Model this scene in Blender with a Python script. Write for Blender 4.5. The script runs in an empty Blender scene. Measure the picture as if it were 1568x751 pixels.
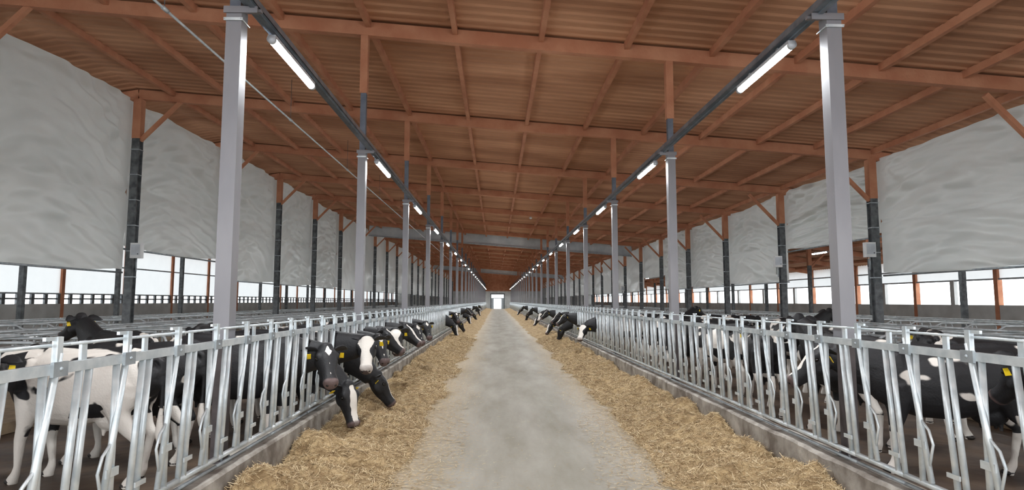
import bpy, math, random
from mathutils import Vector, Matrix, noise, Euler
random.seed(7)
scene = bpy.context.scene
ZOOM = None
try:
    scene.view_settings.view_transform = 'Standard'
except Exception:
    pass

def s2l(c):
    return tuple(((v/255.0)/12.92 if v/255.0 <= 0.04045 else ((v/255.0+0.055)/1.055)**2.4) for v in c)

# ------------------------------------------------------------------ materials
def make_mat(name, rgb, rough=0.6, metal=0.0, rgb2=None, nscale=4.0, ndetail=4.0, lo=0.35, hi=0.65,
             bump=0.0, bscale=30.0, stretch=(1, 1, 1), emit=None, estr=0.0, transl=0.0, bdist=.02):
    m = bpy.data.materials.new(name)
    m.use_nodes = True
    nt = m.node_tree
    N = nt.nodes
    L = nt.links
    b = N['Principled BSDF']
    c1 = (*s2l(rgb), 1)
    b.inputs['Base Color'].default_value = c1
    b.inputs['Roughness'].default_value = rough
    b.inputs['Metallic'].default_value = metal
    tc = N.new('ShaderNodeTexCoord')
    mp = N.new('ShaderNodeMapping')
    mp.inputs['Scale'].default_value = stretch
    L.new(tc.outputs['Object'], mp.inputs['Vector'])
    if rgb2 is not None:
        n = N.new('ShaderNodeTexNoise')
        n.inputs['Scale'].default_value = nscale
        n.inputs['Detail'].default_value = ndetail
        L.new(mp.outputs[0], n.inputs['Vector'])
        r = N.new('ShaderNodeValToRGB')
        r.color_ramp.elements[0].position = lo
        r.color_ramp.elements[0].color = c1
        r.color_ramp.elements[1].position = hi
        r.color_ramp.elements[1].color = (*s2l(rgb2), 1)
        L.new(n.outputs[0], r.inputs[0])
        L.new(r.outputs[0], b.inputs['Base Color'])
    if bump > 0:
        n2 = N.new('ShaderNodeTexNoise')
        n2.inputs['Scale'].default_value = bscale
        n2.inputs['Detail'].default_value = 4
        L.new(mp.outputs[0], n2.inputs['Vector'])
        bp = N.new('ShaderNodeBump')
        bp.inputs['Strength'].default_value = bump
        bp.inputs['Distance'].default_value = bdist
        L.new(n2.outputs[0], bp.inputs['Height'])
        L.new(bp.outputs[0], b.inputs['Normal'])
    if emit is not None:
        b.inputs['Emission Color'].default_value = (*s2l(emit), 1)
        b.inputs['Emission Strength'].default_value = estr
    if transl > 0:
        t = N.new('ShaderNodeBsdfTranslucent')
        t.inputs['Color'].default_value = c1
        mx = N.new('ShaderNodeMixShader')
        mx.inputs[0].default_value = transl
        out = N['Material Output']
        L.new(b.outputs[0], mx.inputs[1])
        L.new(t.outputs[0], mx.inputs[2])
        L.new(mx.outputs[0], out.inputs['Surface'])
    return m

M_galv = make_mat('galvanised', (218, 225, 228), 0.38, 0.35, (190, 200, 205), 9, 5, bump=0.05)
M_galv2 = make_mat('galvanised_dull', (172, 180, 184), 0.45, 0.4, (140, 148, 154), 7, 4)
M_stall = make_mat('stall_pipe', (204, 210, 213), 0.42, 0.35, (176, 184, 188), 7, 4)
M_post = make_mat('post_casing', (142, 141, 145), 0.5, 0.15, (124, 123, 128), 2, 4, stretch=(1, 1, .3))
M_postlow = make_mat('post_lower', (88, 80, 80), 0.6, 0.2, (64, 58, 58), 5, 4)
M_postup = make_mat('post_upper', (112, 120, 132), 0.5, 0.3, (92, 100, 112), 4, 4)
M_dark = make_mat('dark_steel', (112, 116, 118), 0.6, 0.3, (74, 78, 80), 6, 5)
M_tray = make_mat('tray_steel', (138, 148, 158), 0.35, 0.5, (108, 120, 130), 5, 3)
M_foam = make_mat('foam_orange', (194, 138, 106), 0.85, 0, (176, 116, 86), 2.0, 6, bump=0.5, bscale=14)
M_ceil = make_mat('foam_ceiling', (202, 152, 118), 0.9, 0, (164, 116, 86), 0.8, 8, bump=0.6, bscale=9, stretch=(.35, 1.2, 1))
M_fbeam = make_mat('pale_flashing', (205, 212, 216), 0.6, 0.0, (178, 188, 194), 1, 4)
M_curtain = make_mat('curtain_fabric', (236, 240, 237), 0.28, 0, (220, 227, 225), 0.5, 4, transl=0.46)
M_wallsheet = make_mat('wall_sheet', (232, 235, 234), 0.6, 0, (220, 224, 224), 0.7, 6, transl=0.35)
M_curb = make_mat('curb_concrete', (176, 171, 163), 0.85, 0, (112, 104, 96), 3.5, 8, bump=0.7, bscale=18)
M_cowfloor = make_mat('manure_floor', (92, 75, 60), 0.6, 0, (62, 51, 42), 2.0, 6, bump=0.6, bscale=8)
M_bed = make_mat('stall_bedding', (140, 122, 98), 0.9, 0, (108, 92, 74), 3, 6, bump=0.5)
M_hay = make_mat('hay', (184, 160, 120), 0.95, 0, (132, 108, 76), 7, 10, bump=1.0, bscale=45)
M_white = make_mat('white_plastic', (226, 228, 228), 0.5, 0, (212, 214, 214), 3, 2)
M_wall = make_mat('side_wall', (200, 202, 200), 0.8, 0, (176, 178, 176), 1, 5)
M_tube = make_mat('tube_glow', (255, 255, 255), 0.4, 0, emit=(246, 251, 255), estr=130)
M_lampbody = make_mat('lamp_body', (196, 202, 208), 0.4, 0.1, (180, 186, 192), 5, 2)
M_snow = make_mat('outside_ground', (228, 230, 232), 0.9, 0, (210, 212, 214), .2, 3)
M_eye = make_mat('eye', (14, 10, 8), 0.08)
M_tag = make_mat('ear_tag', (238, 206, 40), 0.45, 0, (226, 190, 30), 6, 2)
M_hoof = make_mat('hoof', (46, 40, 36), 0.5, 0, (30, 26, 24), 9, 3)

# concrete alley with straw stains
def alley_mat():
    m = bpy.data.materials.new('alley_concrete'); m.use_nodes = True
    N = m.node_tree.nodes; L = m.node_tree.links; b = N['Principled BSDF']
    tc = N.new('ShaderNodeTexCoord')
    mp = N.new('ShaderNodeMapping'); mp.inputs['Scale'].default_value = (1, .22, 1)
    L.new(tc.outputs['Object'], mp.inputs[0])
    n1 = N.new('ShaderNodeTexNoise'); n1.inputs['Scale'].default_value = 1.5; n1.inputs['Detail'].default_value = 10; n1.inputs['Roughness'].default_value = .62
    n2 = N.new('ShaderNodeTexNoise'); n2.inputs['Scale'].default_value = 22; n2.inputs['Detail'].default_value = 8
    L.new(mp.outputs[0], n1.inputs['Vector']); L.new(tc.outputs['Object'], n2.inputs['Vector'])
    r1 = N.new('ShaderNodeValToRGB')
    e = r1.color_ramp.elements
    e[0].position = .32; e[0].color = (*s2l((154, 150, 140)), 1)
    e[1].position = .68; e[1].color = (*s2l((116, 110, 95)), 1)
    L.new(n1.outputs[0], r1.inputs[0])
    sep = N.new('ShaderNodeSeparateXYZ'); L.new(tc.outputs['Object'], sep.inputs[0])
    a = N.new('ShaderNodeMath'); a.operation = 'SUBTRACT'; a.inputs[1].default_value = 0.5; L.new(sep.outputs[0], a.inputs[0])
    ab = N.new('ShaderNodeMath'); ab.operation = 'ABSOLUTE'; L.new(a.outputs[0], ab.inputs[0])
    mr = N.new('ShaderNodeMapRange'); mr.inputs['From Min'].default_value = .4; mr.inputs['From Max'].default_value = 1.75
    mr.inputs['To Min'].default_value = -.22; mr.inputs['To Max'].default_value = .25
    L.new(ab.outputs[0], mr.inputs['Value'])
    ad = N.new('ShaderNodeMath'); ad.operation = 'ADD'; L.new(n2.outputs[0], ad.inputs[0]); L.new(mr.outputs[0], ad.inputs[1])
    r2 = N.new('ShaderNodeValToRGB'); r2.color_ramp.elements[0].position = .42; r2.color_ramp.elements[1].position = .80
    L.new(ad.outputs[0], r2.inputs[0])
    mx = N.new('ShaderNodeMix'); mx.data_type = 'RGBA'
    L.new(r2.outputs[0], mx.inputs['Factor']); L.new(r1.outputs[0], mx.inputs[6])
    mx.inputs[7].default_value = (*s2l((164, 142, 106)), 1)
    L.new(mx.outputs[2], b.inputs['Base Color'])
    b.inputs['Roughness'].default_value = .6
    bp = N.new('ShaderNodeBump'); bp.inputs['Strength'].default_value = .25; bp.inputs['Distance'].default_value = .01
    L.new(n2.outputs[0], bp.inputs['Height']); L.new(bp.outputs[0], b.inputs['Normal'])
    return m
M_alley = alley_mat()

def straw_mat():
    m = bpy.data.materials.new('straw'); m.use_nodes = True
    N = m.node_tree.nodes; L = m.node_tree.links; b = N['Principled BSDF']
    g = N.new('ShaderNodeNewGeometry')
    r = N.new('ShaderNodeValToRGB')
    e = r.color_ramp.elements
    e[0].color = (*s2l((132, 108, 76)), 1); e[1].color = (*s2l((220, 202, 166)), 1)
    x = e.new(.6); x.color = (*s2l((182, 158, 118)), 1)
    L.new(g.outputs['Random Per Island'], r.inputs[0]); L.new(r.outputs[0], b.inputs['Base Color'])
    b.inputs['Roughness'].default_value = .8
    return m
M_straw = straw_mat()

def coat_mat(name, offset, thr, scale=1.5):
    m = bpy.data.materials.new(name); m.use_nodes = True
    N = m.node_tree.nodes; L = m.node_tree.links; b = N['Principled BSDF']
    tc = N.new('ShaderNodeTexCoord')
    mp = N.new('ShaderNodeMapping'); mp.inputs['Location'].default_value = offset
    L.new(tc.outputs['Object'], mp.inputs[0])
    n = N.new('ShaderNodeTexNoise'); n.inputs['Scale'].default_value = scale; n.inputs['Detail'].default_value = 2.5
    n.inputs['Roughness'].default_value = .45; n.inputs['Distortion'].default_value = .5
    L.new(mp.outputs[0], n.inputs['Vector'])
    at = N.new('ShaderNodeAttribute'); at.attribute_name = 'whiteness'
    ad = N.new('ShaderNodeMath'); ad.operation = 'ADD'; L.new(n.outputs[0], ad.inputs[0]); L.new(at.outputs['Fac'], ad.inputs[1])
    r = N.new('ShaderNodeValToRGB')
    e = r.color_ramp.elements
    e[0].position = thr; e[0].color = (*s2l((24, 24, 27)), 1)
    e[1].position = thr + .012; e[1].color = (*s2l((222, 216, 208)), 1)
    L.new(ad.outputs[0], r.inputs[0])
    a2 = N.new('ShaderNodeAttribute'); a2.attribute_name = 'muzzle'
    mx = N.new('ShaderNodeMix'); mx.data_type = 'RGBA'
    L.new(a2.outputs['Fac'], mx.inputs['Factor']); L.new(r.outputs[0], mx.inputs[6])
    mx.inputs[7].default_value = (*s2l((104, 86, 84)), 1)
    L.new(mx.outputs[2], b.inputs['Base Color'])
    b.inputs['Roughness'].default_value = .62
    n2 = N.new('ShaderNodeTexNoise'); n2.inputs['Scale'].default_value = 45; n2.inputs['Detail'].default_value = 5
    L.new(tc.outputs['Object'], n2.inputs['Vector'])
    bp = N.new('ShaderNodeBump'); bp.inputs['Strength'].default_value = .4; bp.inputs['Distance'].default_value = .012
    L.new(n2.outputs[0], bp.inputs['Height']); L.new(bp.outputs[0], b.inputs['Normal'])
    return m
COATS = [coat_mat('coat_a', (3.1, 1.2, 0.4), .50), coat_mat('coat_b', (7.7, 4.2, 2.4), .57, 1.9),
         coat_mat('coat_c', (1.3, 9.2, 5.1), .62), coat_mat('coat_d', (12.1, 3.3, 8.8), .53, 1.8),
         coat_mat('coat_e', (5.5, 15.2, 1.7), .47, 1.7), coat_mat('coat_f', (9.9, 6.6, 3.3), .69)]

# ------------------------------------------------------------------ mesh builder
class MB:
    def __init__(self):
        self.v = []; self.f = []; self.mi = []; self.mats = []; self.sm = []
    def m(self, mat):
        if mat not in self.mats: self.mats.append(mat)
        return self.mats.index(mat)
    def add(self, vs, fs, mat, smooth=False):
        o = len(self.v); k = self.m(mat)
        self.v += [tuple(p) for p in vs]
        for f in fs:
            self.f.append(tuple(i + o for i in f)); self.mi.append(k); self.sm.append(smooth)
    def box(self, c, s, mat, R=None):
        vs = []
        for dx in (-.5, .5):
            for dy in (-.5, .5):
                for dz in (-.5, .5):
                    p = Vector((dx*s[0], dy*s[1], dz*s[2]))
                    if R is not None: p = R @ p
                    vs.append(p + Vector(c))
        self.add(vs, [(0, 1, 3, 2), (4, 6, 7, 5), (0, 4, 5, 1), (2, 3, 7, 6), (0, 2, 6, 4), (1, 5, 7, 3)], mat)
    def beam(self, p0, p1, w, h, mat, up=(0, 0, 1)):
        p0 = Vector(p0); p1 = Vector(p1); t = (p1-p0).normalized(); s = t.cross(Vector(up))
        if s.length < 1e-4: s = t.cross(Vector((1, 0, 0)))
        s.normalize(); u = s.cross(t)
        vs = []
        for p in (p0, p1):
            for a, b in ((-1, -1), (1, -1), (1, 1), (-1, 1)):
                vs.append(p + s*a*w/2 + u*b*h/2)
        self.add(vs, [(0, 3, 2, 1), (4, 5, 6, 7), (0, 1, 5, 4), (1, 2, 6, 5), (2, 3, 7, 6), (3, 0, 4, 7)], mat)
    def loft(self, pts, rad, mat, n=8, hint=(0, 0, 1), power=2.0, cap=True):
        pts = [Vector(p) for p in pts]; K = len(pts); vs = []; fs = []
        prev = None
        for i, p in enumerate(pts):
            t = (pts[min(i+1, K-1)] - pts[max(i-1, 0)]).normalized()
            s = Vector(hint).cross(t)
            if s.length < 1e-3:
                s = Vector((0, 1, 0)).cross(t)
                if s.length < 1e-3: s = Vector((1, 0, 0)).cross(t)
            s.normalize()
            if prev is not None and s.dot(prev) < 0: s = -s
            prev = s
            u = t.cross(s)
            r = rad[i] if isinstance(rad, (list, tuple)) else rad
            rw, rh = r if isinstance(r, (list, tuple)) else (r, r)
            for k in range(n):
                a = 2*math.pi*k/n; ca, sa = math.cos(a), math.sin(a)
                e = 2.0/power
                x = math.copysign(abs(ca)**e, ca); y = math.copysign(abs(sa)**e, sa)
                vs.append(p + s*x*rw + u*y*rh)
        for i in range(K-1):
            for k in range(n):
                a = i*n+k; b = i*n+(k+1) % n
                fs.append((a, b, b+n, a+n))
        if cap:
            fs.append(tuple(range(n))[::-1]); fs.append(tuple(range((K-1)*n, K*n)))
        self.add(vs, fs, mat, True)
    def tube(self, p0, p1, r, mat, n=8):
        self.loft([p0, p1], r, mat, n)
    def ball(self, c, r, mat, n=10, M=None):
        c = Vector(c); rr = r if isinstance(r, (tuple, list)) else (r, r, r)
        vs = []; fs = []; h = n//2
        for i in range(h+1):
            th = math.pi*i/h
            for k in range(n):
                ph = 2*math.pi*k/n
                p = Vector((rr[0]*math.sin(th)*math.cos(ph), rr[1]*math.sin(th)*math.sin(ph), rr[2]*math.cos(th)))
                if M is not None: p = M @ p
                vs.append(c+p)
        for i in range(h):
            for k in range(n):
                a = i*n+k; b = i*n+(k+1) % n
                fs.append((a, a+n, b+n, b))
        self.add(vs, fs, mat, True)
    def mesh(self, name):
        me = bpy.data.meshes.new(name)
        me.from_pydata(self.v, [], self.f)
        for mt in self.mats: me.materials.append(mt)
        me.polygons.foreach_set('material_index', self.mi)
        me.polygons.foreach_set('use_smooth', self.sm)
        me.update()
        return me
    def obj(self, name):
        return link(name, self.mesh(name))

def link(name, data, loc=(0, 0, 0), rot=(0, 0, 0)):
    o = bpy.data.objects.new(name, data)
    o.location = loc; o.rotation_euler = rot
    scene.collection.objects.link(o)
    return o

# ------------------------------------------------------------------ layout constants
CAM_Z = 1.9
XL, XR = -2.68, 3.52           # inner post rows
FL, FR = -2.55, 3.38           # headlock fences
OL, OR = -10.63, 11.36         # curtain post rows
WL, WR = -25.0, 25.0           # side walls
Y0, Y1 = -8.0, 156.2
BAYS = [0.2 + 6*k for k in range(-1, 27)]
def zb(x):                     # underside of rafters
    if x > OR: return CAM_Z + 4.27 - (x-OR)*0.16
    if x < OL: return CAM_Z + 5.97 + (x-OL)*0.16
    return CAM_Z + 5.15 - 0.0775*x

# ------------------------------------------------------------------ floor / curbs
b = MB(); b.box(((FL+FR)/2, (Y0+Y1)/2, -.1), (FR-FL+.3, Y1-Y0, .2), M_alley); b.obj('floor')
b = MB()
b.box(((WL+FL-.15)/2, (Y0+Y1)/2, -.13), (FL-.15-WL, Y1-Y0, .2), M_cowfloor)
b.box(((WR+FR+.15)/2, (Y0+Y1)/2, -.13), (WR-FR-.15, Y1-Y0, .2), M_cowfloor)
b.obj('floor_cow_alley')
b = MB(); b.box((0, 60, -.42), (500, 500, .2), M_snow); b.obj('ground_outside')

def curb(name, x):
    vs = []; fs = []
    prof = [(-.14, -.05), (-.14, .33), (-.12, .355), (.12, .355), (.14, .33), (.14, -.05)]
    ys = []; y = 0.5
    while y < Y1-.3: ys.append(y); y += .08 if y < 22 else 2.0
    ys = [Y0] + ys + [Y1-.05]
    for y in ys:
        for k, (px, pz) in enumerate(prof):
            d = noise.noise(Vector((px*9+x, y*2.2, pz*5)))*.012 + noise.noise(Vector((px*9+x, y*9, pz*15)))*.008
            vs.append((x+px+(d if k in (0, 1, 4, 5) else 0), y, pz+(d if k in (1, 2, 3, 4) else 0)))
    n = len(prof)
    for i in range(len(ys)-1):
        for k in range(n-1):
            a = i*n+k; fs.append((a, a+1, a+1+n, a+n))
    bb = MB(); bb.add(vs, fs, M_curb); return bb.obj(name)
curb('feed_curb', FL-.06); curb('feed_curb', FR+.06)

# ------------------------------------------------------------------ hay
def hay_h(side, t, y):
    base = .20*(1-t)**1.1*min(1, t*6+.45) if t < 1 else 0
    nz = noise.fractal(Vector((t*1.9+side*7, y*1.3, side*3.3)), 1.0, 2.0, 5)
    nf = noise.noise(Vector((t*9+side*7, y*7, 1.3)))
    edge = min(1, (1-t)*3)
    return max(-.03, base*(1+.7*nz)+edge*(.08*nz+.03*nf+.015)) if t < 1 else -.02
def hay_x(side, t, y):
    w = 1.40 + .26*noise.noise(Vector((side*5, y*.5, 2.2))) + .16*noise.noise(Vector((side*5, y*2.2, 8)))
    if side < 0: return FL+.09+t*w
    return FR-.09-t*(w-.05)
def hay(name, side):
    ys = []; y = 1.5
    while y < 150:
        ys.append(y); y += .05 if y < 14 else (.12 if y < 35 else .8)
    NT = 34; vs = []; fs = []
    for y in ys:
        for i in range(NT+1):
            t = i/NT
            vs.append((hay_x(side, t, y), y, hay_h(side, t, y)))
    for j in range(len(ys)-1):
        for i in range(NT):
            a = j*(NT+1)+i
            fs.append((a, a+1, a+NT+2, a+NT+1) if side < 0 else (a, a+NT+1, a+NT+2, a+1))
    bb = MB(); bb.add(vs, fs, M_hay, False)
    sv = []; sf = []
    for q in range(75000):
        y = 3.6+ (random.random()**1.9)*28
        t = random.random()
        if random.random() < .12: t = 1+random.random()**2*.45
        x = hay_x(side, t, y); z = max(0, hay_h(side, t, y))+.003+random.random()*.014
        l = .010+random.random()**2*.05; w = .0012+.0014*random.random()+y*.0001
        a = random.random()*6.283; e = random.uniform(-.5, .6) if t < 1 else 0
        d = Vector((math.cos(a)*math.cos(e), math.sin(a)*math.cos(e), math.sin(e)))
        s = Vector((-math.sin(a), math.cos(a), random.uniform(-.6, .6) if t < 1 else 0)).normalized()
        p = Vector((x, y, z))
        o = len(sv)
        sv += [p-d*l-s*w, p-d*l+s*w, p+d*l+s*w, p+d*l-s*w]
        sf.append((o, o+1, o+2, o+3))
    bb.add(sv, sf, M_straw)
    return bb.obj(name)
hay('hay_windrow', -1); hay('hay_windrow', 1)
# loose straw on the lane
sv = []; sf = []
for q in range(3600):
    y = 4.5+random.random()**1.8*30; u = random.random()
    x = (-1.1+u**2*1.6) if random.random() < .5 else (2.1-u**2*1.6)
    l = .008+random.random()**2*.035; w = .0015+y*.0001; a = random.random()*6.283
    d = Vector((math.cos(a), math.sin(a), 0)); s = Vector((-d.y, d.x, 0)); p = Vector((x, y, .004)); o = len(sv)
    sv += [p-d*l-s*w, p+d*l-s*w, p+d*l+s*w, p-d*l+s*w]; sf.append((o, o+1, o+2, o+3))
bb = MB(); bb.add(sv, sf, M_straw); bb.obj('loose_straw')

# ------------------------------------------------------------------ headlock fence
MOD = .68
def headlock(name, x, sgn):
    b = MB()
    X = 0
    b.beam((X, 0, 1.51), (X, MOD, 1.51), .05, .06, M_galv)
    b.tube((X-.005*sgn, 0, 1.645), (X-.005*sgn, MOD, 1.645), .011, M_galv, 6)
    b.tube((X, 0, .47), (X, MOD, .47), .026, M_galv)
    b.tube((X, 0, .40), (X, MOD, .40), .016, M_galv2, 6)
    r = .0225
    b.tube((X, .00, .47), (X, .10, 1.49), r, M_galv)
    b.tube((X, .09, .47), (X, .19, 1.49), r, M_galv)
    b.tube((X+.02*sgn, .34, .50), (X+.02*sgn, .56, 1.60), r, M_galv)
    b.tube((X, .47, .47), (X, .47, 1.49), r, M_galv)
    b.loft([(X+.02*sgn, .44, .98), (X+.02*sgn, .34, .90), (X+.02*sgn, .30, .80), (X+.02*sgn, .36, .60)], .0105, M_galv, 6, hint=(1, 0, 0))
    b.box((X+.03*sgn, .435, .78), (.012, .13, .055), M_galv)
    b.box((X+.03*sgn, .09, .62), (.012, .13, .035), M_galv)
    b.box((X+.02*sgn, .545, 1.60), (.035, .045, .19), M_galv)
    b.box((X+.02*sgn, .50, 1.685), (.02, .13, .022), M_galv)
    b.box((X-.02*sgn, .15, 1.59), (.02, .05, .13), M_galv)
    b.box((X+.035*sgn, .55, 1.51), (.02, .12, .085), M_galv2)
    b.ball((X+.045*sgn, .55, 1.51), .014, M_galv2, 6)
    o = b.obj(name); o.location = (x, .4, 0)
    a = o.modifiers.new('array', 'ARRAY'); a.use_relative_offset = False; a.use_constant_offset = True
    a.constant_offset_displace = (0, MOD, 0); a.count = 226
    return o
headlock('headlock_fence', FL, 1); headlock('headlock_fence', FR, -1)

# ------------------------------------------------------------------ inner posts
TRAY_Z = CAM_Z + 2.98
def inner_post_mesh(x, sgn):
    b = MB(); top = zb(x)+.01
    b.box((0, 0, (.355+1.50)/2), (.12, .12, 1.145), M_postlow)
    b.box((0, 0, .37), (.17, .22, .02), M_postlow)
    for a in (-.06, .06):
        for c in (-.08, .08): b.tube((a, c, .37), (a, c, .40), .012, M_dark, 6)
    b.box((0, 0, (1.46+TRAY_Z)/2), (.155, .155, TRAY_Z-1.46), M_post)
    b.box((0, 0, (TRAY_Z+top)/2), (.11, .11, top-TRAY_Z), M_postup)
    b.box((0, 0, top-.6), (.145, .145, 1.2), M_foam)
    b.box((.07*sgn, 0, TRAY_Z-.0), (.36, .05, .03), M_post)
    b.box((.07*sgn, -.09, TRAY_Z-.02), (.34, .012, .07), M_post)
    b.box((.0, -.09, TRAY_Z-.12), (.19, .012, .03), M_galv)
    for a in (-.085, .085): b.tube((a, -.11, TRAY_Z-.12), (a, .11, TRAY_Z-.12), .008, M_galv, 6)
    return b.mesh('support_post')
mL, mR = inner_post_mesh(XL, 1), inner_post_mesh(XR, -1)
for y in BAYS:
    if y > 155: continue
    link('support_post', mL, (XL, y, 0)); link('support_post', mR, (XR, y, 0))

# lamp tray
def tray(x):
    b = MB()
    y0, y1 = -3, 155
    z = TRAY_Z+.06
    b.box((x, (y0+y1)/2, z-.035), (.13, y1-y0, .012), M_tray)
    b.box((x-.062, (y0+y1)/2, z), (.006, y1-y0, .08), M_tray)
    b.box((x+.062, (y0+y1)/2, z), (.006, y1-y0, .08), M_tray)
    b.box((x-.03, (y0+y1)/2, z-.012), (.03, y1-y0, .03), M_dark)
    b.box((x+.02, (y0+y1)/2, z-.052), (.045, y1-y0, .022), M_tray)
    return b.obj('cable_tray')
TLX, TRX = XL+.17, XR-.17
tray(TLX); tray(TRX)

# lamps
b = MB()
b.box((0, 0, .035), (.085, 1.5, .04), M_lampbody)
b.loft([(0, -.73, 0), (0, .73, 0)], .042, M_tube, 8)
for e in (-.745, .745):
    b.loft([(0, e-.025, 0), (0, e+.025, 0)], .047, M_lampbody, 12)
for e in (-.4, .4):
    b.box((0, e, .075), (.03, .04, .06), M_galv2)
lamp_me = b.mesh('tube_light')
def lamp(x, y, z, power, real=True):
    o = link('tube_light', lamp_me, (x, y, z))
    if real:
        l = bpy.data.lights.new('lamp_glow', 'AREA'); l.shape = 'RECTANGLE'; l.size = .10; l.size_y = 1.4
        l.energy = power; l.color = (.95, .98, 1.0)
        lo = bpy.data.objects.new('lamp_glow', l); scene.collection.objects.link(lo)
        lo.parent = o; lo.location = (0, 0, -.06)
    return o
for i, y in enumerate(BAYS):
    if y > 152: continue
    lamp(TLX+.02, y+1.2, TRAY_Z-.10, 100, True); lamp(TRX-.02, y+1.2, TRAY_Z-.10, 100, True)
for y in (4, 10, 16, 22, 28, 34, 46, 58, 70, 84, 100, 120):
    lamp(-17.0, y, CAM_Z+2.75, 90, False); lamp(16.5, y-3, CAM_Z+2.45, 90, False)

# ------------------------------------------------------------------ outer posts
def outer_post_mesh(x, sgn):
    b = MB(); top = zb(x)+.01
    b.box((0, 0, top/2-.55), (.09, .20, top-1.1), M_dark)
    for e in (-.10, .10): b.box((0, e, top/2-.55), (.22, .016, top-1.1), M_dark)
    b.box((0, 0, top-.6), (.23, .23, 1.2), M_foam)
    z = 2.6
    while z < top-1.3:
        b.box((0, 0, z), (.235, .235, .03), M_galv2); z += .75
    b.beam((.08*sgn, 0, top-1.25), (1.25*sgn, 0, top-.02), .10, .10, M_foam)
    return b.mesh('curtain_post')
oL, oR = outer_post_mesh(OL, 1), outer_post_mesh(OR, -1)
for y in BAYS:
    if y > 155: continue
    link('curtain_post', oL, (OL, y, 0)); link('curtain_post', oR, (OR, y, 0))
b = MB()
for x in (-18.2, 18.6):
    for y in BAYS:
        b.box((x, y, zb(x)/2), (.18, .18, zb(x)), M_dark)
        b.beam((x, y, zb(x)-1.2), (x+1.2, y, zb(x)-.05), .1, .1, M_foam)
        b.box((x, y, zb(x)-.5), (.21, .21, 1.0), M_foam)
b.obj('steel_columns')

# control boxes
b = MB(); b.box((0, 0, 0), (.30, .16, .44), M_white); b.box((0, -.09, .02), (.24, .02, .30), M_lampbody)
b.tube((0, 0, -.22), (0, 0, -.6), .02, M_galv2); b.ball((.08, -.1, -.1), .02, M_dark, 8)
b.tube((-.06, 0, -.22), (-.06, .02, -.5), .012, M_dark, 6)
cb = b.mesh('control_box')
for (x, y, z) in ((OL+.27, 18.0, 3.35), (OL+.27, 24.0, 3.25), (OR-.28, 18.0, 3.42), (OR-.28, 24.0, 3.45), (OR-.28, 54.0, 3.0)):
    link('control_box', cb, (x, y, z))

# ------------------------------------------------------------------ ceiling
def deck():
    vs = []; fs = []
    xs = [WL-.5, OL, OR, WR+.5]
    ys = []; y = Y0
    P = .30
    while y < Y1:
        ys += [(y, 0), (y+P*.5, 0), (y+P*.66, -.028), (y+P*.84, -.028)]; y += P
    for (yy, dz) in ys:
        for x in xs: vs.append((x, yy, zb(x)+.34+dz))
    n = len(xs)
    for j in range(len(ys)-1):
        for i in range(n-1):
            a = j*n+i; fs.append((a, a+n, a+n+1, a+1))
    b = MB(); b.add(vs, fs, M_ceil)
    return b.obj('ceiling')
deck()
b = MB()
for x in [-.85+1.75*k for k in range(-14, 15)]:
    if WL < x < WR:
        b.beam((x, Y0, zb(x)+.25), (x, Y1, zb(x)+.25), .10, .16, M_foam)
b.obj('trim_ceiling_purlins')
b = MB()
for y in BAYS:
    for (x0, x1) in ((WL, OL), (OL, OR), (OR, WR)):
        b.beam((x0, y, zb(x0)+.15), (x1, y, zb(x1)+.15), .16, .28, M_foam)
b.obj('trim_ceiling_rafters')
b = MB()
for y, h in ((51.5, .85), (104, .9)):
    b.beam((OL, y, zb(OL)-.1), (OR, y, zb(OR)-.1), .12, h, M_fbeam)
    b.beam((OL, y-.1, zb(OL)-.1-h/2), (OR, y-.1, zb(OR)-.1-h/2), .2, .08, M_galv2)
b.obj('trim_cross_girders')
b = MB()
px, pz = -5.25, CAM_Z+4.6
b.tube((px, -4, pz), (px, 70, pz), .022, M_galv, 8)
for y in range(3, 70, 6):
    b.tube((px, y+.5, pz), (px, y+.5, zb(px)+.1), .006, M_dark, 5); b.tube((px, y+.45, pz), (px, y+.6, pz), .035, M_galv, 8)
b.obj('ceiling_pipe')
b = MB(); b.ball((0, 0, 0), (.09, .09, .07), M_white, 10); b.tube((0, 0, .05), (0, 0, .25), .04, M_lampbody); b.tube((0, 0, .2), (0, 0, .4), .02, M_lampbody)
link('ceiling_lamp', b.mesh('ceiling_lamp'), (2.05, 36.7, zb(2.05)-.02))

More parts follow.
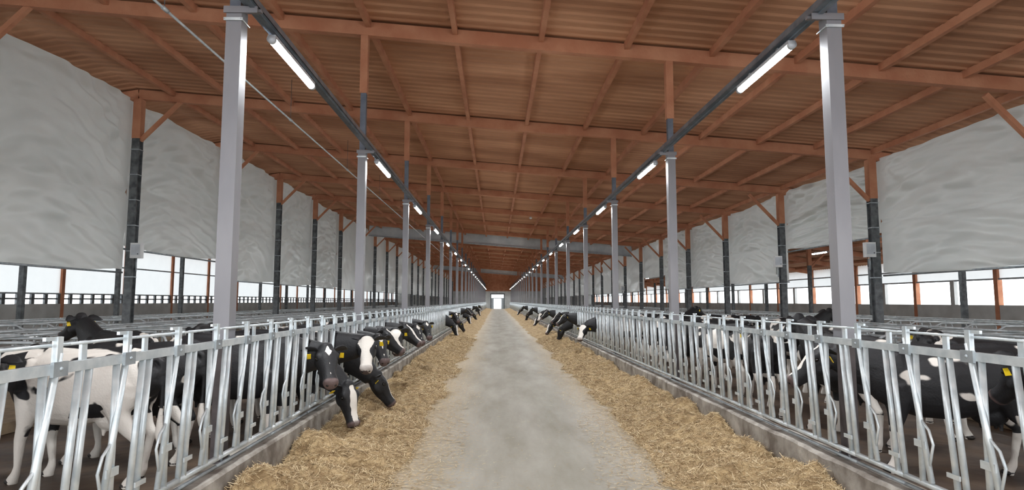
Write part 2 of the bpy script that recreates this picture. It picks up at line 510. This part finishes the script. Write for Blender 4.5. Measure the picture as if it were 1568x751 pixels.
# ------------------------------------------------------------------ curtains
def curtain(x, sgn, y0, y1, zbot, seed):
    fine = y0 < 40
    NY, NZ = (110, 90) if fine else (16, 12)
    zt = zb(x)+.05; vs = []; fs = []
    for j in range(NZ+1):
        v = j/NZ
        for i in range(NY+1):
            u = i/NY
            y = y0+(y1-y0)*u
            zbm = zbot + .10*math.sin(math.pi*u)*(-1) + .03*noise.noise(Vector((u*5, seed, 0)))
            z = zt+(zbm-zt)*v
            e = min(1, 8*min(u, 1-u))
            d = .40*noise.noise(Vector((u*1.1+seed, v*1.3, 3)))*e
            sag = v + .10*math.sin(math.pi*u) + .10*noise.noise(Vector((u*1.3+seed, v*1.5, 11)))
            k1 = noise.noise(Vector((seed+u*1.2, (sag+.35*u)*14, 2)))
            k2 = noise.noise(Vector((seed+u*1.2, (sag-.35*u)*14, 6)))
            k3 = noise.noise(Vector((seed+u*2.5, (sag+.15*u)*30, 9)))
            wl = (1-u)**1.5; wr = u**1.5
            d += .20*k1*(.35+wl)*e + .20*k2*(.35+wr)*e + .045*k3*e
            a1 = math.atan2(v*5+.15, u*6+.15); a2 = math.atan2(v*5+.15, (1-u)*6+.15)
            r1 = math.hypot(u, v); r2 = math.hypot(1-u, v)
            d += .08*math.sin(a1*15+seed)*math.exp(-1.4*r1)*min(1, r1*4)*e
            d += .08*math.sin(a2*15+seed*2)*math.exp(-1.4*r2)*min(1, r2*4)*e
            d += .04*math.exp(-((v-.55-.03*math.sin(u*3))/.010)**2)
            vs.append((x+sgn*(.24+d), y, z))
    for j in range(NZ):
        for i in range(NY):
            a = j*(NY+1)+i; fs.append((a, a+1, a+NY+2, a+NY+1))
    b = MB(); b.add(vs, fs, M_curtain, True)
    b.tube((x+sgn*.24, y0, zbot-.10), (x+sgn*.24, y1, zbot-.10), .03, M_galv2, 6)
    return b.obj('wind_curtain')
for k, y in enumerate(BAYS[:-1]):
    zl = CAM_Z+.93; zr = CAM_Z+.86
    if abs(y-18.2) < .1: zl = CAM_Z+1.62; zr = CAM_Z+2.05
    if abs(y-42.2) < .1: zr = CAM_Z+1.8
    curtain(OL, -1, y, y+6, zl, k*1.7); curtain(OR, 1, y, y+6, zr, k*2.3+40)

# ------------------------------------------------------------------ side walls with window openings
def sidewall(name, x, wtop, wbot, fans):
    b = MB(); L = Y1-Y0; yc = (Y0+Y1)/2; s = 1 if x > 0 else -1
    b.box((x, yc, wbot/2), (.2, L, wbot), M_wall)
    top = zb(x)+.35
    b.add([(x, Y0, wtop), (x, Y1, wtop), (x, Y1, top), (x, Y0, top)], [(0, 1, 2, 3)], M_wallsheet)
    for z in (wtop, (wtop+top)/2):
        b.tube((x-s*.03, Y0, z), (x-s*.03, Y1, z), .05, M_galv2, 6)
    for y in BAYS:
        b.box((x, y, top/2), (.25, .25, top), M_foam)
        if not fans: b.box((x, y+3, (wtop+wbot)/2), (.2, .3, wtop-wbot), M_wall)
    if fans:
        y = Y0
        while y < Y1:
            b.box((x, y, (wtop+wbot)/2), (.12, .22, wtop-wbot), M_dark); y += 1.0
        b.tube((x, Y0, (wtop+wbot)/2), (x, Y1, (wtop+wbot)/2), .05, M_dark, 6)
    return b.obj(name)
sidewall('wall_left', WL, CAM_Z+.42, CAM_Z-.15, True)
sidewall('wall_right', WR, CAM_Z+1.1, CAM_Z-.2, False)
b = MB()
dz, dx0, dx1 = 3.7, -1.5, 2.1
b.box(((WL+dx0)/2, Y1+.1, 2.2), (dx0-WL, .2, 4.4), M_wall)
b.box(((WR+dx1)/2, Y1+.1, 2.2), (WR-dx1, .2, 4.4), M_wall)
b.box(((dx0+dx1)/2, Y1+.1, (dz+4.4)/2), (dx1-dx0, .2, 4.4-dz), M_wall)
b.box((0, Y1+.1, 6.7), (WR-WL, .2, 4.6), M_foam)
b.obj('wall_back')
b = MB()
b.box((dx0+.13, Y1-.3, dz/2), (.25, .25, dz), M_dark); b.box((dx1-.13, Y1-.3, dz/2), (.25, .25, dz), M_dark)
b.box(((dx0+dx1)/2, Y1-.3, dz), (dx1-dx0, .25, .3), M_dark)
b.box(((dx0+dx1)/2, Y1-.3, 2.6), (dx1-dx0, .1, .2), M_galv2)
b.box((dx0+.5, Y1-.3, 1.3), (.7, .08, 2.6), M_galv2); b.box((dx1-.5, Y1-.3, 1.3), (.7, .08, 2.6), M_galv2)
b.box(((dx0+dx1)/2, Y1-.3, 1.0), (1.8, .06, .12), M_galv2)
b.obj('door_1')

# ------------------------------------------------------------------ free stalls
def divider(b, x0, s):
    pts = [(x0, 0, 0.0), (x0, 0, 1.12), (x0+.12*s, 0, 1.22), (x0+1.7*s, 0, 1.22), (x0+1.95*s, 0, 1.10),
           (x0+2.05*s, 0, .85), (x0+1.95*s, 0, .58), (x0+1.7*s, 0, .48), (x0+.9*s, 0, .46), (x0+.5*s, 0, .36), (x0, 0, .34)]
    b.loft(pts, .028, M_stall, 7, hint=(0, 1, 0))
def stalls(name, xs, y0, count):
    b = MB()
    for (x0, s) in xs:
        divider(b, x0, s)
        b.tube((x0+.65*s, 0, 1.27), (x0+.65*s, 1.2, 1.27), .026, M_stall, 7)
        b.tube((x0, 0, 1.0), (x0, 1.2, 1.0), .026, M_stall, 7)
        b.box((x0+1.05*s, .6, .06), (2.3, 1.2, .16), M_bed)
    o = b.obj(name); o.location = (0, y0, 0)
    a = o.modifiers.new('array', 'ARRAY'); a.use_relative_offset = False; a.use_constant_offset = True
    a.constant_offset_displace = (0, 1.2, 0); a.count = count
    return o
stalls('freestall_dividers', [(-9.3, 1), (-9.5, -1)], 3.2, 110)
stalls('freestall_dividers', [(9.9, -1), (10.1, 1)], 3.2, 110)
stalls('freestall_dividers', [(-15.0, 1), (-15.2, -1)], 3.2, 90)
stalls('freestall_dividers', [(15.4, -1), (15.6, 1)], 3.2, 90)

# ------------------------------------------------------------------ cows
HSC = 1.08
def cow_mesh(name, neck, poll, hdir, legshift=0.0, roll=0.0, face='blaze'):
    c = MB(); K = M_hoof
    T = [(-.90, 1.24, .07, .08), (-.86, 1.21, .17, .16), (-.76, 1.17, .25, .22), (-.58, 1.12, .31, .27), (-.32, 1.05, .36, .325), (-.02, 1.00, .40, .35),
         (.25, 1.00, .39, .32), (.48, 1.04, .36, .26), (.64, 1.08, .30, .20), (.76, 1.11, .21, .14), (.82, 1.12, .10, .08)]
    c.loft([(x, 0, z) for x, z, h, w in T], [(w, h) for x, z, h, w in T], K, 24, power=2.3)
    c.loft([(-.85, 0, 1.37), (-.5, 0, 1.415), (0, 0, 1.375), (.4, 0, 1.385), (.6, 0, 1.33)], [.045, .06, .06, .08, .06], K, 10)
    for s in (-1, 1):
        c.ball((-.50, s*.215, 1.34), (.10, .06, .07), K, 12)
        c.ball((-.83, s*.10, 1.30), (.07, .05, .06), K, 12)
        c.ball((.50, s*.17, 1.08), (.14, .10, .28), K, 14)
        c.ball((-.60, s*.15, 1.02), (.20, .13, .28), K, 14)
        f = legshift*s
        c.loft([(.50, s*.15, .98), (.49, s*.17, .80), (.50+.3*f, s*.17, .62), (.53+.6*f, s*.165, .46), (.53+.6*f, s*.165, .40), (.52+.9*f, s*.165, .18), (.53+f, s*.165, .11), (.56+f, s*.165, .05), (.575+f, s*.165, 0)],
               [.15, .115, .075, .056, .052, .036, .044, .055, .062], K, 12, hint=(1, 0, 0))
        g = -legshift*s
        c.loft([(-.62, s*.14, 1.10), (-.55, s*.18, .88), (-.60+.3*g, s*.185, .72), (-.70+.6*g, s*.18, .58), (-.77+.7*g, s*.175, .50), (-.755+.8*g, s*.17, .42), (-.725+g, s*.17, .18), (-.71+g, s*.17, .11), (-.67+g, s*.17, .05), (-.655+g, s*.17, 0)],
               [(.13, .20), (.11, .17), (.08, .12), (.055, .075), (.048, .058), (.042, .048), .034, .044, .054, .06], K, 12, hint=(1, 0, 0))
    c.ball((-.40, 0, .70), (.20, .16, .15), K, 14)
    for a in (-.48, -.34):
        for s in (-1, 1): c.loft([(a, s*.07, .60), (a, s*.075, .51)], [.026, .02], K, 8)
    c.loft([(-.84, 0, 1.36), (-.93, 0, 1.30), (-.96, 0, 1.1), (-.95, 0, .8), (-.94, 0, .66), (-.94, 0, .52), (-.94, 0, .42)],
           [.045, .035, .026, .022, .035, .045, .02], K, 8, hint=(0, 1, 0))
    # neck
    npts = [Vector(p) for p in neck]; poll = Vector(poll); hd = Vector(hdir).normalized()
    up = Vector((0, 0, 1)); side = up.cross(hd)
    side.normalize(); upv = hd.cross(side)
    H = Matrix((hd, side, upv)).transposed().to_4x4(); H.translation = poll
    if roll: H = H @ Matrix.Rotation(roll, 4, 'X')
    H = H @ Matrix.Scale(HSC, 4)
    pts = npts + [H @ Vector((-.02, 0, -.04))]
    rr = ([(.18, .31), (.15, .255), (.13, .20)])[:len(npts)] + [(.11, .145)]
    c.loft(pts, rr, K, 16, hint=(0, 0, 1) if abs((pts[-1]-pts[0]).normalized().z) < .95 else (1, 0, 0))
    # head: broad forehead, deep jaw, square muzzle
    HS = [(-.07, -.01, .07, .07), (-.02, -.01, .105, .105), (.05, -.012, .122, .128), (.12, -.02, .132, .138), (.19, -.03, .120, .134), (.26, -.042, .098, .118),
          (.33, -.052, .084, .098), (.39, -.056, .082, .086), (.44, -.058, .092, .084), (.48, -.06, .096, .080), (.505, -.063, .084, .066), (.525, -.065, .05, .04)]
    vs = []; fs = []; n = 18
    for (x, z, w, h) in HS:
        for k in range(n):
            a = 2*math.pi*k/n; ca, sa = math.cos(a), math.sin(a)
            ww = w*(1 if sa > -.2 else .80)
            vs.append(H @ Vector((x, ww*math.copysign(abs(ca)**.8, ca), z+h*math.copysign(abs(sa)**.85, sa))))
    for i in range(len(HS)-1):
        for k in range(n):
            a = i*n+k; b2 = i*n+(k+1) % n; fs.append((a, b2, b2+n, a+n))
    fs.append(tuple(range(n))[::-1]); fs.append(tuple(range((len(HS)-1)*n, len(HS)*n)))
    c.add(vs, fs, K)
    H3 = H.to_3x3()
    for s in (-1, 1):
        c.ball(H @ Vector((.12, s*.108, .055)), (.055, .034, .036), K, 10, H3)
        c.ball(H @ Vector((.13, s*.085, -.08)), (.10, .04, .065), K, 10, H3)
        c.ball(H @ Vector((.475, s*.045, -.02)), (.045, .045, .045), K, 10, H3)
    c.ball(H @ Vector((-.01, 0, .085)), (.06, .08, .05), K, 12, H3)
    raw = c.mesh(name+'_raw')
    ob = bpy.data.objects.new('tmp', raw); scene.collection.objects.link(ob)
    rm = ob.modifiers.new('r', 'REMESH'); rm.mode = 'VOXEL'; rm.voxel_size = .016
    sm = ob.modifiers.new('s', 'SMOOTH'); sm.iterations = 4; sm.factor = .5
    dg = bpy.context.evaluated_depsgraph_get(); dg.update()
    ev = ob.evaluated_get(dg); me0 = bpy.data.meshes.new_from_object(ev)
    bpy.data.objects.remove(ob)
    V = [v.co.copy() for v in me0.vertices]; F = [tuple(p.vertices) for p in me0.polygons]
    f = MB(); f.add(V, F, COATS[0], True)
    nb = len(V)
    for s in (-1, 1):
        ep = [(-.0, .10, .04), (-.015, .14, .045), (-.03, .19, .035), (-.045, .24, .015), (-.06, .285, -.015)]
        er = [(.024, .020), (.052, .018), (.066, .013), (.052, .010), (.008, .005)]
        vs = []; fs = []; n = 10
        for (p, r) in zip(ep, er):
            for k in range(n):
                a = 2*math.pi*k/n
                vs.append(H @ Vector((p[0]+.25*r[0]*math.sin(a), s*p[1], p[2]+r[0]*math.sin(a)*.95 + 0) ) + H3 @ Vector((r[1]*math.cos(a), 0, 0)))
        for i in range(len(ep)-1):
            for k in range(n):
                a = i*n+k; b2 = i*n+(k+1) % n; fs.append((a, b2, b2+n, a+n))
        fs.append(tuple(range(4*n, 5*n)))
        f.add(vs, fs, COATS[0], True)
    nc = len(f.v)
    for s in (-1, 1):
        f.ball(H @ Vector((.14, s*.127, .025)), (.027, .016, .021), M_eye, 10, H3)
        f.ball(H @ Vector((.515, s*.046, -.045)), (.016, .018, .014), M_eye, 8, H3)
        tg = [Vector((.018, s*.175, .0)), Vector((.018, s*.220, -.005)), Vector((.026, s*.225, -.075)), Vector((.026, s*.168, -.07))]
        tv = [H @ p for p in tg]+[H @ (p+Vector((.006, 0, 0))) for p in tg]
        f.add(tv, [(0, 1, 2, 3), (4, 7, 6, 5), (0, 4, 5, 1), (1, 5, 6, 2), (2, 6, 7, 3), (3, 7, 4, 0)], M_tag)
        for hx, hy in ((.58+legshift*s, .165), (-.655-legshift*s, .17)):
            f.ball((hx, s*hy, .028), (.068, .058, .036), M_hoof, 12)
    me = f.mesh(name)
    Hi = H.inverted()
    wa = me.attributes.new('whiteness', 'FLOAT', 'POINT'); ma = me.attributes.new('muzzle', 'FLOAT', 'POINT')
    W = []; Z = []
    for i, v in enumerate(f.v):
        v = Vector(v); h = Hi @ v; w = 0; mz = 0
        ish = -.08 < h.x < .6 and abs(h.y) < .17 and abs(h.z+.03) < .19
        if i >= nb and i < nc: w = -.5
        elif ish:
            w = -.30
            jit = .018*noise.noise(Vector((h.x*14, h.y*14, 3)))
            if face == 'blaze': bw = .026+.030*math.sin(max(0, min(1, h.x/.5))*3.1)+jit
            elif face == 'white': bw = .085 + .03*math.sin(h.x*20)+jit
            else: bw = .045*max(0, 1-abs(h.x-.10)/.08)+jit
            if h.z > -.02:
                w += .8*max(0, min(1, (bw-abs(h.y))/.012+.5))*max(0, min(1, (h.x-.0)/.03))
            if h.x > .40 and face == 'white': w += .35*min(1, (h.x-.40)/.06)
            if h.x > .455: mz = min(1, (h.x-.455)/.02)*(.85 if face != 'white' else .5)
        elif v.x > .62: w = -.12
        if v.z < .5 and abs(v.x) < .95 and not ish and v.x < .8: w = .35*min(1, (.5-v.z)/.1+.2)
        elif v.z < .72 and v.x < .3: w = max(w, .14)
        if v.x < -.91 and v.z < .62: w = .4
        W.append(w); Z.append(mz)
    wa.data.foreach_set('value', W); ma.data.foreach_set('value', Z)
    return me

lvl = cow_mesh('cow_level', [(.55, 0, 1.13), (.82, 0, 1.20), (1.02, 0, 1.25)], (1.20, 0, 1.30), (.80, .05, -.55), .06)
lookA = cow_mesh('cow_look', [(.55, 0, 1.13), (.82, 0, 1.16), (1.02, -.02, 1.18)], (1.18, -.08, 1.22), (.35, -.70, -.62), .04, 0, 'star')
lookB = cow_mesh('cow_look2', [(.55, 0, 1.13), (.85, 0, 1.18), (1.10, -.02, 1.20)], (1.30, -.06, 1.26), (.12, -.75, -.66), .05, .12, 'white')
lookR = cow_mesh('cow_look3', [(.55, 0, 1.13), (.82, 0, 1.14), (1.02, .02, 1.10)], (1.20, .06, 1.05), (.45, .65, -.70), .04, 0, 'white')
eatA = cow_mesh('cow_eat', [(.55, 0, 1.08), (.82, 0, .98), (1.05, 0, .84)], (1.26, -.02, .70), (.38, -.22, -.86), .05)
eatB = cow_mesh('cow_eat2', [(.55, 0, 1.08), (.84, 0, .98), (1.06, .03, .80)], (1.24, .05, .66), (.50, .30, -.72), .03)
up = cow_mesh('cow_up', [(.55, 0, 1.16), (.78, 0, 1.32), (.95, 0, 1.48)], (1.08, 0, 1.60), (.88, .10, -.42), .09)

def cow(me, x, y, ang, coat, s=1.0):
    o = link('holstein_cow', me, (x, y, -.03), (0, 0, math.radians(ang)))
    o.scale = (s, s, s)
    o.material_slots[0].link = 'OBJECT'; o.material_slots[0].material = COATS[coat]
    return o
# left row, heads out
cow(lookA, -3.50, 8.55, 0, 5, 1.02); cow(eatA, -3.40, 9.20, -7, 2); cow(lookB, -3.36, 9.95, 0, 3, 1.02)
cow(eatB, -3.26, 10.65, -8, 0); cow(lookA, -3.36, 11.4, 6, 1); cow(lookB, -3.42, 13.1, 5, 5)
cow(lvl, -3.3, 14.6, -14, 2); cow(lookA, -3.3, 16.2, 10, 3); cow(lvl, -3.4, 12.2, -6, 2); cow(lookA, -3.3, 18.7, 0, 5)
# left near bodies
cow(lvl, -4.6, 5.2, 112, 5, 1.0); cow(lvl, -4.5, 6.95, 172, 4, .98); cow(lvl, -7.0, 7.2, -60, 1); cow(up, -6.1, 10.2, 150, 2); cow(lvl, -6.2, 13.5, 100, 3)
cow(lvl, -4.5, 7.8, 176, 5, .98)
# left far feeding
for i, y in enumerate((31, 33, 36, 44, 47, 52, 58, 66, 75, 86)):
    cow((eatA, lookA, eatB, lvl)[i % 4], -3.35, y, random.uniform(-4, 4), (5, 1, 2, 3, 0)[i % 5])
# right feeding heads
for i, (y, me) in enumerate(((21.0, lookR), (26.0, lvl), (27.3, eatA), (28.6, lvl), (33, eatB), (35, lvl), (41, lookR), (44, eatB), (50, lvl), (57, eatA), (66, lvl), (78, eatB))):
    cow(me, 4.15, y, 180+random.uniform(-4, 4), (3, 5, 2, 1, 5, 2)[i % 6])
# right bodies
for (me, x, y, a, ct) in ((lvl, 5.0, 4.7, 84, 5), (lvl, 5.1, 7.0, 160, 2), (up, 5.0, 8.8, 96, 5), (lvl, 4.75, 11.0, 75, 2), (eatB, 6.6, 8.0, -80, 2),
                         (lvl, 4.9, 13.4, 110, 3), (lvl, 5.2, 15.6, 10, 5), (lvl, 5.2, 17.0, -6, 2), (up, 8.6, 17.5, 15, 2), (lvl, 6.6, 12.5, 80, 5), (lvl, 5.2, 19.3, 80, 1),
                         (lvl, 7.4, 10.4, 60, 5), (lvl, 7.9, 21.5, 0, 1), (up, 7.2, 25, 20, 5), (lvl, 5.6, 23.0, 60, 2), (lvl, 7.2, 15.0, 95, 3)):
    cow(me, x, y, a, ct)

# ------------------------------------------------------------------ world, camera
w = bpy.data.worlds.new('world'); scene.world = w; w.use_nodes = True
bg = w.node_tree.nodes['Background']
bg.inputs[0].default_value = (.94, .97, 1.0, 1); bg.inputs[1].default_value = 3.8

cam = bpy.data.cameras.new('camera'); cam.lens = 36*945/1568; cam.sensor_width = 36; cam.clip_end = 600
co = bpy.data.objects.new('camera', cam); scene.collection.objects.link(co)
co.location = (0, 0, CAM_Z); co.rotation_euler = (math.radians(90+5.2), 0, math.radians(-1.45))
if ZOOM:
    cx, cy, z = ZOOM
    cam.lens *= z; cam.shift_x = (cx-784)/1568*z; cam.shift_y = -(cy-375.5)/1568*z
scene.camera = co
